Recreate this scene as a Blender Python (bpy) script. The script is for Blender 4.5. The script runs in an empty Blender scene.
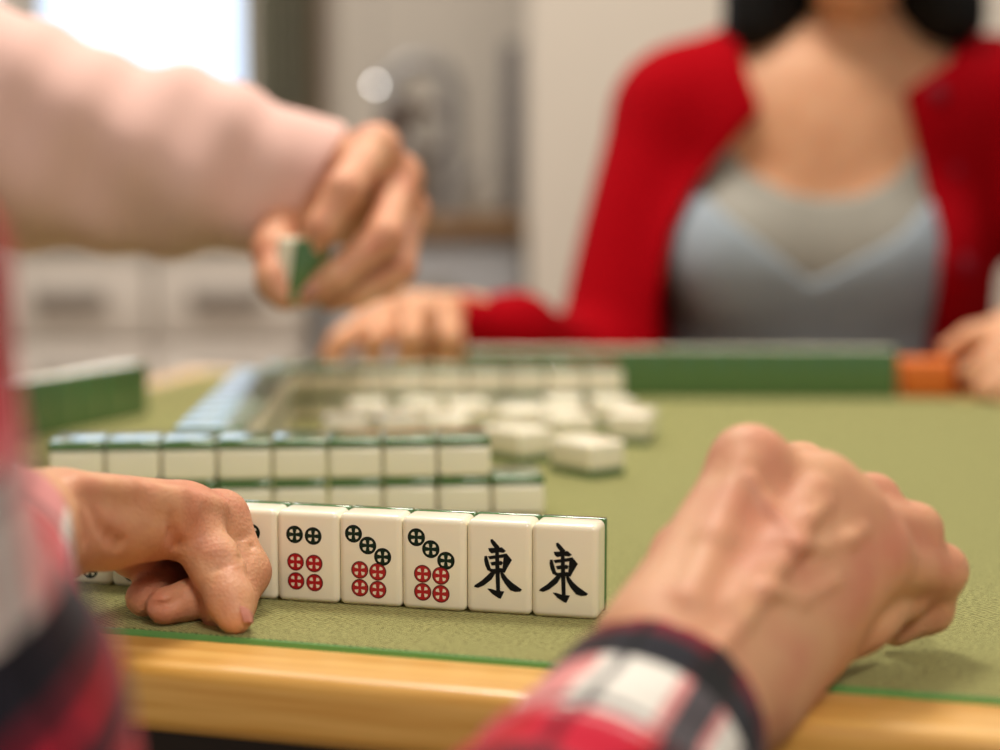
import bpy, bmesh, math, random
import numpy as np
from mathutils import Vector, Matrix

random.seed(7)
S = bpy.context.scene
COL = S.collection
PI = math.pi

# ------------------------------------------------------------------ camera frame
F = 1850.0                                  # focal length for a 1000 px wide frame
PITCH = math.atan(206.0 / F)
CP, SP = math.cos(PITCH), math.sin(PITCH)
TZ = 0.75                                   # felt surface
CAMZ = TZ + 0.1864
CAM = Vector((0, 0, CAMZ))
FW = Vector((0, CP, -SP)); UPV = Vector((0, SP, CP))

def P(px, py, d):
    return CAM + Vector((1, 0, 0)) * ((px - 500) / F * d) - UPV * ((py - 375) / F * d) + FW * d

def T(px, py, h=0.0):
    """point of the horizontal plane h above the felt seen at a pixel"""
    r = P(px, py, 1.0) - CAM
    t = (TZ + h - CAMZ) / r.z
    return CAM + r * t

# ------------------------------------------------------------------ materials
def srgb(r, g, b):
    f = lambda c: (c / 255 / 12.92) if c <= 10 else ((c / 255 + 0.055) / 1.055) ** 2.4
    return (f(r), f(g), f(b), 1.0)

def new_mat(name):
    m = bpy.data.materials.new(name); m.use_nodes = True
    nt = m.node_tree
    return m, nt, nt.nodes['Principled BSDF']

def mat(name, col, rough=0.5, spec=0.5, noise=0.0, scale=40, bump=0.0, bscale=200, coat=0.0, metal=0.0, sss=0.0, sssr=(0.01, 0.004, 0.002), sheen=0.0):
    m, nt, b = new_mat(name)
    N, L = nt.nodes, nt.links
    b.inputs['Base Color'].default_value = col
    b.inputs['Roughness'].default_value = rough
    b.inputs['Specular IOR Level'].default_value = spec
    b.inputs['Metallic'].default_value = metal
    b.inputs['Coat Weight'].default_value = coat
    b.inputs['Coat Roughness'].default_value = 0.12
    b.inputs['Sheen Weight'].default_value = sheen
    if sss:
        b.inputs['Subsurface Weight'].default_value = sss
        b.inputs['Subsurface Radius'].default_value = sssr
        b.inputs['Subsurface Scale'].default_value = 1.0
    tc = N.new('ShaderNodeTexCoord')
    if noise:
        n = N.new('ShaderNodeTexNoise'); n.inputs['Scale'].default_value = scale; n.inputs['Detail'].default_value = 4
        L.new(tc.outputs['Object'], n.inputs['Vector'])
        r = N.new('ShaderNodeMapRange'); r.inputs['From Min'].default_value = 0.3; r.inputs['From Max'].default_value = 0.7
        r.inputs['To Min'].default_value = 1 - noise; r.inputs['To Max'].default_value = 1 + noise
        L.new(n.outputs['Fac'], r.inputs['Value'])
        mx = N.new('ShaderNodeMix'); mx.data_type = 'RGBA'; mx.blend_type = 'MULTIPLY'; mx.inputs['Factor'].default_value = 1
        mx.inputs[6].default_value = col
        L.new(r.outputs['Result'], mx.inputs[7]); L.new(mx.outputs[2], b.inputs['Base Color'])
    if bump:
        n2 = N.new('ShaderNodeTexNoise'); n2.inputs['Scale'].default_value = bscale; n2.inputs['Detail'].default_value = 3
        L.new(tc.outputs['Object'], n2.inputs['Vector'])
        bp = N.new('ShaderNodeBump'); bp.inputs['Strength'].default_value = bump; bp.inputs['Distance'].default_value = 0.001
        L.new(n2.outputs['Fac'], bp.inputs['Height']); L.new(bp.outputs['Normal'], b.inputs['Normal'])
    return m

def skin_mat(name, col, red, sss=0.25):
    m, nt, b = new_mat(name)
    N, L = nt.nodes, nt.links
    tc = N.new('ShaderNodeTexCoord')
    n = N.new('ShaderNodeTexNoise'); n.inputs['Scale'].default_value = 38; n.inputs['Detail'].default_value = 3
    L.new(tc.outputs['Object'], n.inputs['Vector'])
    r = N.new('ShaderNodeValToRGB')
    r.color_ramp.elements[0].position = 0.36; r.color_ramp.elements[0].color = col
    r.color_ramp.elements[1].position = 0.70; r.color_ramp.elements[1].color = red
    L.new(n.outputs['Fac'], r.inputs['Fac']); L.new(r.outputs['Color'], b.inputs['Base Color'])
    b.inputs['Roughness'].default_value = 0.5
    b.inputs['Specular IOR Level'].default_value = 0.35
    b.inputs['Subsurface Weight'].default_value = sss
    b.inputs['Subsurface Radius'].default_value = (0.010, 0.0035, 0.0018)
    b.inputs['Subsurface Scale'].default_value = 0.8
    v = N.new('ShaderNodeTexVoronoi'); v.inputs['Scale'].default_value = 650
    L.new(tc.outputs['Object'], v.inputs['Vector'])
    n2 = N.new('ShaderNodeTexNoise'); n2.inputs['Scale'].default_value = 160; n2.inputs['Detail'].default_value = 4
    L.new(tc.outputs['Object'], n2.inputs['Vector'])
    ad = N.new('ShaderNodeMath'); ad.operation = 'ADD'
    L.new(v.outputs['Distance'], ad.inputs[0]); L.new(n2.outputs['Fac'], ad.inputs[1])
    bp = N.new('ShaderNodeBump'); bp.inputs['Strength'].default_value = 0.35; bp.inputs['Distance'].default_value = 0.0007
    L.new(ad.outputs[0], bp.inputs['Height']); L.new(bp.outputs['Normal'], b.inputs['Normal'])
    return m

def felt_mat():
    m, nt, b = new_mat('olive_felt')
    N, L = nt.nodes, nt.links
    tc = N.new('ShaderNodeTexCoord')
    ws = []
    for ang in (0.6, 0.6 + PI / 2):
        mp = N.new('ShaderNodeMapping'); mp.inputs['Rotation'].default_value = (0, 0, ang)
        L.new(tc.outputs['Object'], mp.inputs['Vector'])
        w = N.new('ShaderNodeTexWave'); w.inputs['Scale'].default_value = 165; w.inputs['Distortion'].default_value = 1.5
        w.inputs['Detail'].default_value = 1; w.inputs['Detail Scale'].default_value = 2
        L.new(mp.outputs['Vector'], w.inputs['Vector']); ws.append(w)
    mul = N.new('ShaderNodeMath'); mul.operation = 'ADD'
    L.new(ws[0].outputs['Fac'], mul.inputs[0]); L.new(ws[1].outputs['Fac'], mul.inputs[1])
    n = N.new('ShaderNodeTexNoise'); n.inputs['Scale'].default_value = 480; n.inputs['Detail'].default_value = 2
    L.new(tc.outputs['Object'], n.inputs['Vector'])
    m2 = N.new('ShaderNodeMath'); m2.operation = 'MULTIPLY_ADD'; m2.inputs[1].default_value = 0.30
    L.new(mul.outputs[0], m2.inputs[0]); L.new(n.outputs['Fac'], m2.inputs[2])
    r = N.new('ShaderNodeValToRGB')
    r.color_ramp.elements[0].position = 0.52; r.color_ramp.elements[0].color = srgb(62, 64, 32)
    r.color_ramp.elements[1].position = 1.10; r.color_ramp.elements[1].color = srgb(166, 164, 106)
    L.new(m2.outputs[0], r.inputs['Fac']); L.new(r.outputs['Color'], b.inputs['Base Color'])
    b.inputs['Roughness'].default_value = 0.95
    b.inputs['Specular IOR Level'].default_value = 0.15
    b.inputs['Sheen Weight'].default_value = 0.8
    b.inputs['Sheen Roughness'].default_value = 0.4
    b.inputs['Sheen Tint'].default_value = srgb(220, 216, 150)
    bp = N.new('ShaderNodeBump'); bp.inputs['Strength'].default_value = 0.8; bp.inputs['Distance'].default_value = 0.0008
    L.new(m2.outputs[0], bp.inputs['Height']); L.new(bp.outputs['Normal'], b.inputs['Normal'])
    return m

def wood_mat():
    m, nt, b = new_mat('golden_wood')
    N, L = nt.nodes, nt.links
    tc = N.new('ShaderNodeTexCoord')
    mp = N.new('ShaderNodeMapping'); mp.inputs['Scale'].default_value = (3, 60, 60)
    L.new(tc.outputs['Object'], mp.inputs['Vector'])
    n = N.new('ShaderNodeTexNoise'); n.inputs['Scale'].default_value = 3; n.inputs['Detail'].default_value = 5
    L.new(mp.outputs['Vector'], n.inputs['Vector'])
    r = N.new('ShaderNodeValToRGB')
    r.color_ramp.elements[0].position = 0.3; r.color_ramp.elements[0].color = srgb(200, 144, 58)
    r.color_ramp.elements[1].position = 0.72; r.color_ramp.elements[1].color = srgb(226, 178, 98)
    L.new(n.outputs['Fac'], r.inputs['Fac']); L.new(r.outputs['Color'], b.inputs['Base Color'])
    b.inputs['Roughness'].default_value = 0.38
    b.inputs['Coat Weight'].default_value = 0.3; b.inputs['Coat Roughness'].default_value = 0.2
    return m

def plaid_mat():
    """tartan from a per-point attribute: x runs along the arm, y around it (metres)"""
    m, nt, b = new_mat('plaid_flannel')
    N, L = nt.nodes, nt.links
    at = N.new('ShaderNodeAttribute'); at.attribute_name = 'plaid'
    sp = N.new('ShaderNodeSeparateXYZ'); L.new(at.outputs['Vector'], sp.inputs[0])
    DK = (0.012, 0.012, 0.018, 1); WH = (0.74, 0.70, 0.63, 1); RD = (0.50, 0.012, 0.035, 1); GR = (0.20, 0.20, 0.20, 1); BU = (0.11, 0.008, 0.018, 1); PK = (0.62, 0.24, 0.26, 1)
    W1 = (1, 1, 1, 1); G1 = (.30, .30, .32, 1); P1 = (.88, .36, .38, 1); D1 = (.10, .09, .11, 1)
    def band(out, period, off, stops):
        a = N.new('ShaderNodeMath'); a.operation = 'MULTIPLY_ADD'; a.inputs[1].default_value = 1 / period; a.inputs[2].default_value = off
        L.new(out, a.inputs[0])
        fr = N.new('ShaderNodeMath'); fr.operation = 'FRACT'; L.new(a.outputs[0], fr.inputs[0])
        r = N.new('ShaderNodeValToRGB'); r.color_ramp.interpolation = 'CONSTANT'
        e = r.color_ramp.elements
        e[0].position = 0; e[0].color = stops[0][1]; e[1].position = stops[1][0]; e[1].color = stops[1][1]
        for p, c in stops[2:]:
            k = e.new(p); k.color = c
        L.new(fr.outputs[0], r.inputs['Fac']); return r.outputs['Color']
    c1 = band(sp.outputs['X'], 0.118, 0.0, [(0, RD), (0.03, BU), (0.10, DK), (0.25, WH), (0.50, GR), (0.535, WH), (0.57, RD), (0.61, PK), (0.66, RD), (0.90, DK), (0.94, BU)])
    c2 = band(sp.outputs['Y'], 0.082, 0.22, [(0, W1), (0.20, G1), (0.25, W1), (0.31, P1), (0.58, W1), (0.62, G1), (0.66, W1), (0.78, P1), (0.82, D1), (0.95, P1)])
    mx = N.new('ShaderNodeMix'); mx.data_type = 'RGBA'; mx.blend_type = 'MULTIPLY'; mx.inputs['Factor'].default_value = 1
    L.new(c1, mx.inputs[6]); L.new(c2, mx.inputs[7]); L.new(mx.outputs[2], b.inputs['Base Color'])
    b.inputs['Roughness'].default_value = 0.9; b.inputs['Specular IOR Level'].default_value = 0.15
    b.inputs['Sheen Weight'].default_value = 0.1
    return m

def knit_mat(name, col, dark, scale=260, sheen=0.15, spec=0.15):
    m, nt, b = new_mat(name)
    N, L = nt.nodes, nt.links
    tc = N.new('ShaderNodeTexCoord')
    w = N.new('ShaderNodeTexWave'); w.inputs['Scale'].default_value = scale; w.inputs['Distortion'].default_value = 2.0
    L.new(tc.outputs['Object'], w.inputs['Vector'])
    r = N.new('ShaderNodeValToRGB')
    r.color_ramp.elements[0].color = dark; r.color_ramp.elements[1].color = col
    L.new(w.outputs['Fac'], r.inputs['Fac']); L.new(r.outputs['Color'], b.inputs['Base Color'])
    b.inputs['Roughness'].default_value = 0.9; b.inputs['Specular IOR Level'].default_value = spec
    b.inputs['Sheen Weight'].default_value = sheen
    bp = N.new('ShaderNodeBump'); bp.inputs['Strength'].default_value = 0.3; bp.inputs['Distance'].default_value = 0.001
    L.new(w.outputs['Fac'], bp.inputs['Height']); L.new(bp.outputs['Normal'], b.inputs['Normal'])
    return m

def emit_mat(name, col, strength, col2=None):
    m = bpy.data.materials.new(name); m.use_nodes = True
    nt = m.node_tree; nt.nodes.clear()
    e = nt.nodes.new('ShaderNodeEmission'); o = nt.nodes.new('ShaderNodeOutputMaterial')
    e.inputs['Color'].default_value = col; e.inputs['Strength'].default_value = strength
    if col2:
        tc = nt.nodes.new('ShaderNodeTexCoord')
        w = nt.nodes.new('ShaderNodeTexWave'); w.inputs['Scale'].default_value = 2.2; w.inputs['Distortion'].default_value = 1.2
        nt.links.new(tc.outputs['Object'], w.inputs['Vector'])
        r = nt.nodes.new('ShaderNodeValToRGB'); r.color_ramp.elements[0].color = col2; r.color_ramp.elements[1].color = col
        nt.links.new(w.outputs['Fac'], r.inputs['Fac']); nt.links.new(r.outputs['Color'], e.inputs['Color'])
    nt.links.new(e.outputs[0], o.inputs[0])
    return m

M = dict(
    ivory=mat('ivory_resin', srgb(242, 234, 210), rough=0.22, spec=0.5, sss=0.12, sssr=(0.004, 0.003, 0.002), coat=0.15),
    green=mat('green_resin', srgb(72, 112, 62), rough=0.10, spec=0.6, coat=1.0),
    inkblack=mat('black_ink', srgb(10, 14, 18), rough=0.45, spec=0.2),
    inkgreen=mat('dark_green_ink', srgb(14, 38, 26), rough=0.45, spec=0.2),
    inkdark=mat('ink_outline', srgb(10, 14, 12), rough=0.45, spec=0.2),
    inkred=mat('red_ink', srgb(172, 14, 28), rough=0.3),
    inkmaroon=mat('maroon_outline', srgb(96, 10, 18), rough=0.3),
    felt=felt_mat(), wood=wood_mat(),
    trim=mat('green_plastic_strip', srgb(100, 158, 84), rough=0.4),
    apron=mat('dark_stained_wood', srgb(40, 26, 14), rough=0.5, noise=0.15),
    skin=skin_mat('hand_skin', srgb(208, 156, 118), srgb(198, 130, 102), .12),
    skin_b=skin_mat('woman_skin', srgb(214, 160, 122), srgb(204, 146, 108)),
    skin_c=skin_mat('reaching_hand_skin', srgb(214, 160, 124), srgb(204, 132, 104), .15),
    nail=mat('finger_nail', srgb(232, 170, 150), rough=0.25, coat=0.4),
    plaid=plaid_mat(),
    pink=knit_mat('pink_knit', srgb(228, 190, 178), srgb(212, 168, 156), 120),
    red=knit_mat('red_cardigan_knit', srgb(164, 2, 16), srgb(136, 1, 10), 90, 0.0, 0.05),
    grey=mat('grey_jersey', srgb(146, 142, 132), rough=0.9, noise=0.05),
    bluegrey=mat('blue_grey_knit', srgb(142, 152, 160), rough=0.9, noise=0.06),
    hair=mat('black_hair', srgb(9, 7, 6), rough=0.6, spec=0.2, noise=0.3, scale=90),
    orange=mat('orange_plastic', srgb(222, 112, 34), rough=0.4),
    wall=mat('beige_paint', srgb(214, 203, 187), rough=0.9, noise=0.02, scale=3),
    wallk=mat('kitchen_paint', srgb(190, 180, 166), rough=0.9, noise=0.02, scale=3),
    olive=mat('olive_curtain', srgb(176, 172, 150), rough=0.95, noise=0.08, scale=12),
    floor=mat('floor_tile', srgb(150, 130, 105), rough=0.5, noise=0.1, scale=4),
    cab=mat('cream_cabinet', srgb(208, 197, 184), rough=0.55, noise=0.02),
    cabb=mat('pale_grey_cabinet', srgb(178, 177, 178), rough=0.55, noise=0.02),
    slot=mat('recess_grey', srgb(138, 128, 118), rough=0.7),
    counter=mat('pale_stone', srgb(205, 196, 184), rough=0.3, noise=0.08, scale=60),
    brown=mat('brown_wood', srgb(132, 98, 62), rough=0.5, noise=0.15),
    chrome=mat('satin_steel', srgb(150, 146, 142), rough=0.4, metal=0.4),
    darkbrown=mat('dark_brown_bakelite', srgb(84, 62, 48), rough=0.4),
    frame=mat('window_frame_paint', srgb(150, 140, 126), rough=0.6),
    strip=mat('dark_grey_matt', srgb(100, 94, 92), rough=0.7),  # shade colour of the wall-corner panel, also used on the cord
    button=mat('dark_red_button', srgb(120, 16, 34), rough=0.5, spec=0.2),
    window=emit_mat('bright_curtain_daylight', (0.86, 0.93, 1.0, 1), 1.9, (0.60, 0.76, 1.0, 1)),
)

# ------------------------------------------------------------------ object helpers
def tag(o, label=None, cat=None, group=None, kind=None):
    if label: o['label'] = label
    if cat: o['category'] = cat
    if group: o['group'] = group
    if kind: o['kind'] = kind
    return o

def link_mesh(name, me, material=None, parent=None):
    o = bpy.data.objects.new(name, me); COL.objects.link(o)
    if material and not me.materials: me.materials.append(material)
    if parent: o.parent = parent
    return o

def empty(name, loc=(0, 0, 0), rz=0.0):
    o = bpy.data.objects.new(name, None); COL.objects.link(o)
    o.location = loc; o.rotation_euler = (0, 0, rz); o.empty_display_size = 0.01
    return o

def box_bm(bm, x0, x1, y0, y1, z0, z1, bev=0.0, seg=2):
    r = bmesh.ops.create_cube(bm, size=1)
    vs = r['verts']
    for v in vs:
        v.co = Vector(((x0 + x1) / 2 + v.co.x * (x1 - x0), (y0 + y1) / 2 + v.co.y * (y1 - y0), (z0 + z1) / 2 + v.co.z * (z1 - z0)))
    if bev:
        es = list({e for v in vs for e in v.link_edges})
        bmesh.ops.bevel(bm, geom=es, offset=bev, segments=seg, profile=0.5, affect='EDGES')

def bm_mesh(name, bm, smooth=True):
    me = bpy.data.meshes.new(name); bm.normal_update(); bm.to_mesh(me); bm.free()
    if smooth:
        me.polygons.foreach_set('use_smooth', [True] * len(me.polygons))
        me.set_sharp_from_angle(angle=math.radians(40))
    return me

def box(name, x0, x1, y0, y1, z0, z1, material, bev=0.0, seg=2, parent=None):
    bm = bmesh.new(); box_bm(bm, x0, x1, y0, y1, z0, z1, bev, seg)
    return link_mesh(name, bm_mesh(name, bm), material, parent)

def tube(name, pts, r, material, parent=None, seg=20):
    bm = bmesh.new(); rings = []
    pts = [Vector(p) for p in pts]
    ref = Vector((0, 1, 0.01)).normalized()
    for i, p in enumerate(pts):
        t = (pts[min(i + 1, len(pts) - 1)] - pts[max(i - 1, 0)]).normalized()
        a = t.cross(ref)
        if a.length < 1e-4: a = t.cross(Vector((1, 0, 0)))
        a.normalize(); b2 = t.cross(a)
        rr = r[i] if isinstance(r, (list, tuple)) else r
        rings.append([bm.verts.new(p + (a * math.cos(k / seg * 2 * PI) + b2 * math.sin(k / seg * 2 * PI)) * rr) for k in range(seg)])
    for i in range(len(rings) - 1):
        for k in range(seg):
            bm.faces.new((rings[i][k], rings[i][(k + 1) % seg], rings[i + 1][(k + 1) % seg], rings[i + 1][k]))
    bm.faces.new(rings[0]); bm.faces.new(rings[-1])
    bmesh.ops.recalc_face_normals(bm, faces=bm.faces)
    return link_mesh(name, bm_mesh(name, bm), material, parent)

# ------------------------------------------------------------------ implicit surfaces (for people)
class Field:
    def __init__(self, lo, hi, h):
        self.lo = np.array(lo, float); self.h = h
        self.n = np.ceil((np.array(hi, float) - self.lo) / h).astype(int) + 1
        self.ax = [self.lo[i] + h * np.arange(self.n[i]) for i in range(3)]
        self.f = np.full(self.n, 1.0, np.float32)

    def sub(self, lo, hi):
        a = np.maximum(np.floor((np.array(lo) - self.lo) / self.h).astype(int), 0)
        b = np.minimum(np.ceil((np.array(hi) - self.lo) / self.h).astype(int) + 1, self.n)
        if np.any(b <= a): return None
        sl = tuple(slice(a[i], b[i]) for i in range(3))
        g = np.meshgrid(*[self.ax[i][sl[i]].astype(np.float32) for i in range(3)], indexing='ij')
        return sl, g

    def put(self, sl, d, k, cut=False):
        f = self.f[sl]
        if cut:
            hh = np.maximum(k - np.abs(-d - f), 0) / k
            self.f[sl] = np.maximum(f, -d) + hh * hh * k / 4
        else:
            hh = np.maximum(k - np.abs(d - f), 0) / k
            self.f[sl] = np.minimum(f, d) - hh * hh * k / 4

    def cone(self, a, b, ra, rb, k=0.004, cut=False):
        a = np.array(a, float); b = np.array(b, float); R = max(ra, rb) + k + 3 * self.h
        s = self.sub(np.minimum(a, b) - R, np.maximum(a, b) + R)
        if s is None: return
        sl, (X, Y, Z) = s
        v = b - a; L2 = max(v @ v, 1e-12)
        px, py, pz = X - a[0], Y - a[1], Z - a[2]
        t = np.clip((px * v[0] + py * v[1] + pz * v[2]) / L2, 0, 1)
        d = np.sqrt((px - t * v[0]) ** 2 + (py - t * v[1]) ** 2 + (pz - t * v[2]) ** 2) - (ra + (rb - ra) * t)
        self.put(sl, d.astype(np.float32), k, cut)

    def chain(self, pts, rs, k=0.004):
        for i in range(len(pts) - 1): self.cone(pts[i], pts[i + 1], rs[i], rs[i + 1], k)

    def ell(self, c, r, k=0.01, rot=None, cut=False):
        c = np.array(c, float); r = np.array(r, float); R = max(r) + k + 3 * self.h
        s = self.sub(c - R, c + R)
        if s is None: return
        sl, (X, Y, Z) = s
        q = np.stack([X - c[0], Y - c[1], Z - c[2]], -1)
        if rot is not None: q = q @ np.array(rot.to_3x3(), float)
        k0 = np.sqrt(((q / r) ** 2).sum(-1)); k1 = np.sqrt(((q / (r * r)) ** 2).sum(-1)) + 1e-9
        self.put(sl, (k0 * (k0 - 1) / k1).astype(np.float32), k, cut)

    def grid(self):
        return np.meshgrid(*[a.astype(np.float32) for a in self.ax], indexing='ij')

def nets(f, lo, h):
    """surface nets: returns verts, quads"""
    s = f < 0
    c = [s[i:f.shape[0] - 1 + i, j:f.shape[1] - 1 + j, k:f.shape[2] - 1 + k] for i in (0, 1) for j in (0, 1) for k in (0, 1)]
    anyv = c[0].copy(); allv = c[0].copy()
    for q in c[1:]: anyv |= q; allv &= q
    m = anyv & ~allv
    ci = np.argwhere(m)
    idx = np.full(m.shape, -1, np.int64); idx[m] = np.arange(len(ci))
    acc = np.zeros((len(ci), 3)); cnt = np.zeros(len(ci))
    corners = [np.array((i, j, k)) for i in (0, 1) for j in (0, 1) for k in (0, 1)]
    for a in corners:
        for ax in range(3):
            if a[ax]: continue
            b = a.copy(); b[ax] = 1
            fa = f[tuple((ci + a).T)]; fb = f[tuple((ci + b).T)]
            cr = (fa < 0) != (fb < 0)
            t = np.where(cr, fa / np.where(cr, fa - fb, 1), 0)
            p = ci + a + t[:, None] * (b - a)
            acc[cr] += p[cr]; cnt[cr] += 1
    v = np.array(lo) + h * acc / cnt[:, None]
    quads = []
    for ax in range(3):
        o1, o2 = [i for i in range(3) if i != ax]
        sa = [slice(None)] * 3; sb = [slice(None)] * 3
        sa[ax] = slice(0, -1); sb[ax] = slice(1, None)
        ch = s[tuple(sa)] != s[tuple(sb)]
        e = np.argwhere(ch)
        e = e[(e[:, o1] > 0) & (e[:, o2] > 0) & (e[:, o1] < m.shape[o1]) & (e[:, o2] < m.shape[o2])]
        if not len(e): continue
        u1 = np.zeros(3, int); u1[o1] = 1; u2 = np.zeros(3, int); u2[o2] = 1
        q = np.stack([idx[tuple((e - u1 - u2).T)], idx[tuple((e - u2).T)], idx[tuple(e.T)], idx[tuple((e - u1).T)]], 1)
        inside = s[tuple(e.T)]
        flip = inside if ax != 1 else ~inside
        q[~flip] = q[~flip][:, ::-1]
        quads.append(q)
    return v, np.concatenate(quads)

def mesh_np(name, v, q):
    me = bpy.data.meshes.new(name)
    me.vertices.add(len(v)); me.vertices.foreach_set('co', np.asarray(v, np.float32).ravel())
    me.loops.add(len(q) * 4); me.loops.foreach_set('vertex_index', np.asarray(q, np.int32).ravel())
    me.polygons.add(len(q)); me.polygons.foreach_set('loop_start', np.arange(0, len(q) * 4, 4, dtype=np.int32))
    me.polygons.foreach_set('use_smooth', [True] * len(q))
    me.update(calc_edges=True); me.validate()
    return me

def relax(v, q, it=1, lam=0.5):
    for _ in range(it):
        acc = np.zeros_like(v); cnt = np.zeros(len(v))
        for i in range(4):
            for j in (1, 3):
                np.add.at(acc, q[:, i], v[q[:, (i + j) % 4]]); np.add.at(cnt, q[:, i], 1)
        v = v + lam * (acc / np.maximum(cnt, 1)[:, None] - v)
    return v

def field_mesh(name, fields, material, parent, it=2):
    V, Q, off = [], [], 0
    for fl in fields:
        v, q = nets(fl.f, fl.lo, fl.h); v = relax(v, q, it)
        V.append(v); Q.append(q + off); off += len(v)
    me = mesh_np(name, np.concatenate(V), np.concatenate(Q))
    return link_mesh(name, me, material, parent)

def nail(parent, tip, along, normal, L=0.011, W=0.0085, label=None):
    """a curved plate lying on the back of a fingertip"""
    along = Vector(along).normalized(); n = Vector(normal); n = (n - along * n.dot(along)).normalized(); w = along.cross(n)
    bm = bmesh.new(); vs = []
    for i in range(7):
        row = []
        for j in range(7):
            a = (i / 6 - 0.5); b = (j / 6 - 0.5)
            ww = W * (1 - 0.45 * abs(2 * a) ** 3)
            p = Vector(tip) + along * a * L + w * b * ww + n * (0.0012 - 0.0035 * (2 * b) ** 2 * 0.6 - 0.0010 * (2 * a) ** 2)
            row.append(bm.verts.new(p))
        vs.append(row)
    for i in range(6):
        for j in range(6): bm.faces.new((vs[i][j], vs[i + 1][j], vs[i + 1][j + 1], vs[i][j + 1]))
    bmesh.ops.solidify(bm, geom=bm.faces[:], thickness=0.0006)
    bmesh.ops.recalc_face_normals(bm, faces=bm.faces)
    return link_mesh('fingernail', bm_mesh('fingernail', bm), M['nail'], parent)

# ------------------------------------------------------------------ mahjong tiles
W, H, D, GB = 0.0283, 0.0400, 0.0215, 0.0045
# the tile stands on z=0, its marked face looks to -y, x is its width
def tile_meshes():
    bm = bmesh.new(); box_bm(bm, -W / 2, W / 2, -D / 2, D / 2 - GB, 0, H, 0.0029, 5)
    ivory = bm_mesh('ivory_block', bm); ivory.materials.append(M['ivory'])
    bm = bmesh.new(); box_bm(bm, -W / 2, W / 2, D / 2 - GB, D / 2, 0, H, 0.0012, 3)
    green = bm_mesh('green_back', bm); green.materials.append(M['green'])
    return ivory, green
IVORY, GREEN = tile_meshes()

def poly_prism(bm, pts, y0, y1, mi):
    a = [bm.verts.new((x, y0, z)) for x, z in pts]; b = [bm.verts.new((x, y1, z)) for x, z in pts]
    fs = [bm.faces.new(a)]
    n = len(pts)
    for i in range(n): fs.append(bm.faces.new((a[i], b[i], b[(i + 1) % n], a[(i + 1) % n])))
    for f in fs: f.material_index = mi
    bmesh.ops.triangulate(bm, faces=[fs[0]])

def circle_pts(cx, cz, r, n=28): return [(cx + r * math.cos(i / n * 2 * PI), cz + r * math.sin(i / n * 2 * PI)) for i in range(n)]

YF = -D / 2
def circles_mesh(name, spots):
    """spots: (u, v from top in fractions of the face, radius, 'g' or 'r')"""
    bm = bmesh.new()
    for u, v, r, c in spots:
        cx = (u - 0.5) * W; cz = (1 - v) * H; r = r * W
        poly_prism(bm, circle_pts(cx, cz, r), YF - 0.00008, YF + 0.0004, 1 if c == 'g' else 3)
        poly_prism(bm, circle_pts(cx, cz, r * 0.86), YF - 0.00012, YF + 0.0004, 0 if c == 'g' else 2)
        for k in range(4):
            an = PI / 4 + k * PI / 2
            pet = []
            for (rr, da) in ((0.24, 0), (0.45, -0.30), (0.62, -0.40), (0.70, -0.20), (0.71, 0), (0.70, 0.20), (0.62, 0.40), (0.45, 0.30)):
                pet.append((cx + r * rr * math.cos(an + da), cz + r * rr * math.sin(an + da)))
            poly_prism(bm, pet, YF - 0.00017, YF + 0.0004, 4)
    bmesh.ops.recalc_face_normals(bm, faces=bm.faces)
    me = bm_mesh(name, bm, False)
    for k in ('inkgreen', 'inkdark', 'inkred', 'inkmaroon', 'ivory'): me.materials.append(M[k])
    return me

R1 = 0.136
SIX = circles_mesh('six_circles', [(0.30, .255, R1, 'g'), (0.60, .262, R1, 'g'), (0.31, .555, R1, 'r'), (0.61, .562, R1, 'r'), (0.315, .765, R1, 'r'), (0.615, .772, R1, 'r')])
SEVEN = circles_mesh('seven_circles', [(0.24, .215, R1, 'g'), (0.465, .335, R1, 'g'), (0.70, .45, R1, 'g'), (0.335, .605, R1, 'r'), (0.62, .615, R1, 'r'), (0.335, .80, R1, 'r'), (0.62, .81, R1, 'r')])
EIGHT = circles_mesh('eight_circles', [(0.35, .20, R1, 'g'), (0.64, .20, R1, 'g'), (0.35, .41, R1, 'g'), (0.64, .41, R1, 'g'), (0.35, .62, R1, 'g'), (0.64, .62, R1, 'g'), (0.35, .83, R1, 'g'), (0.64, .83, R1, 'g')])

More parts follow.
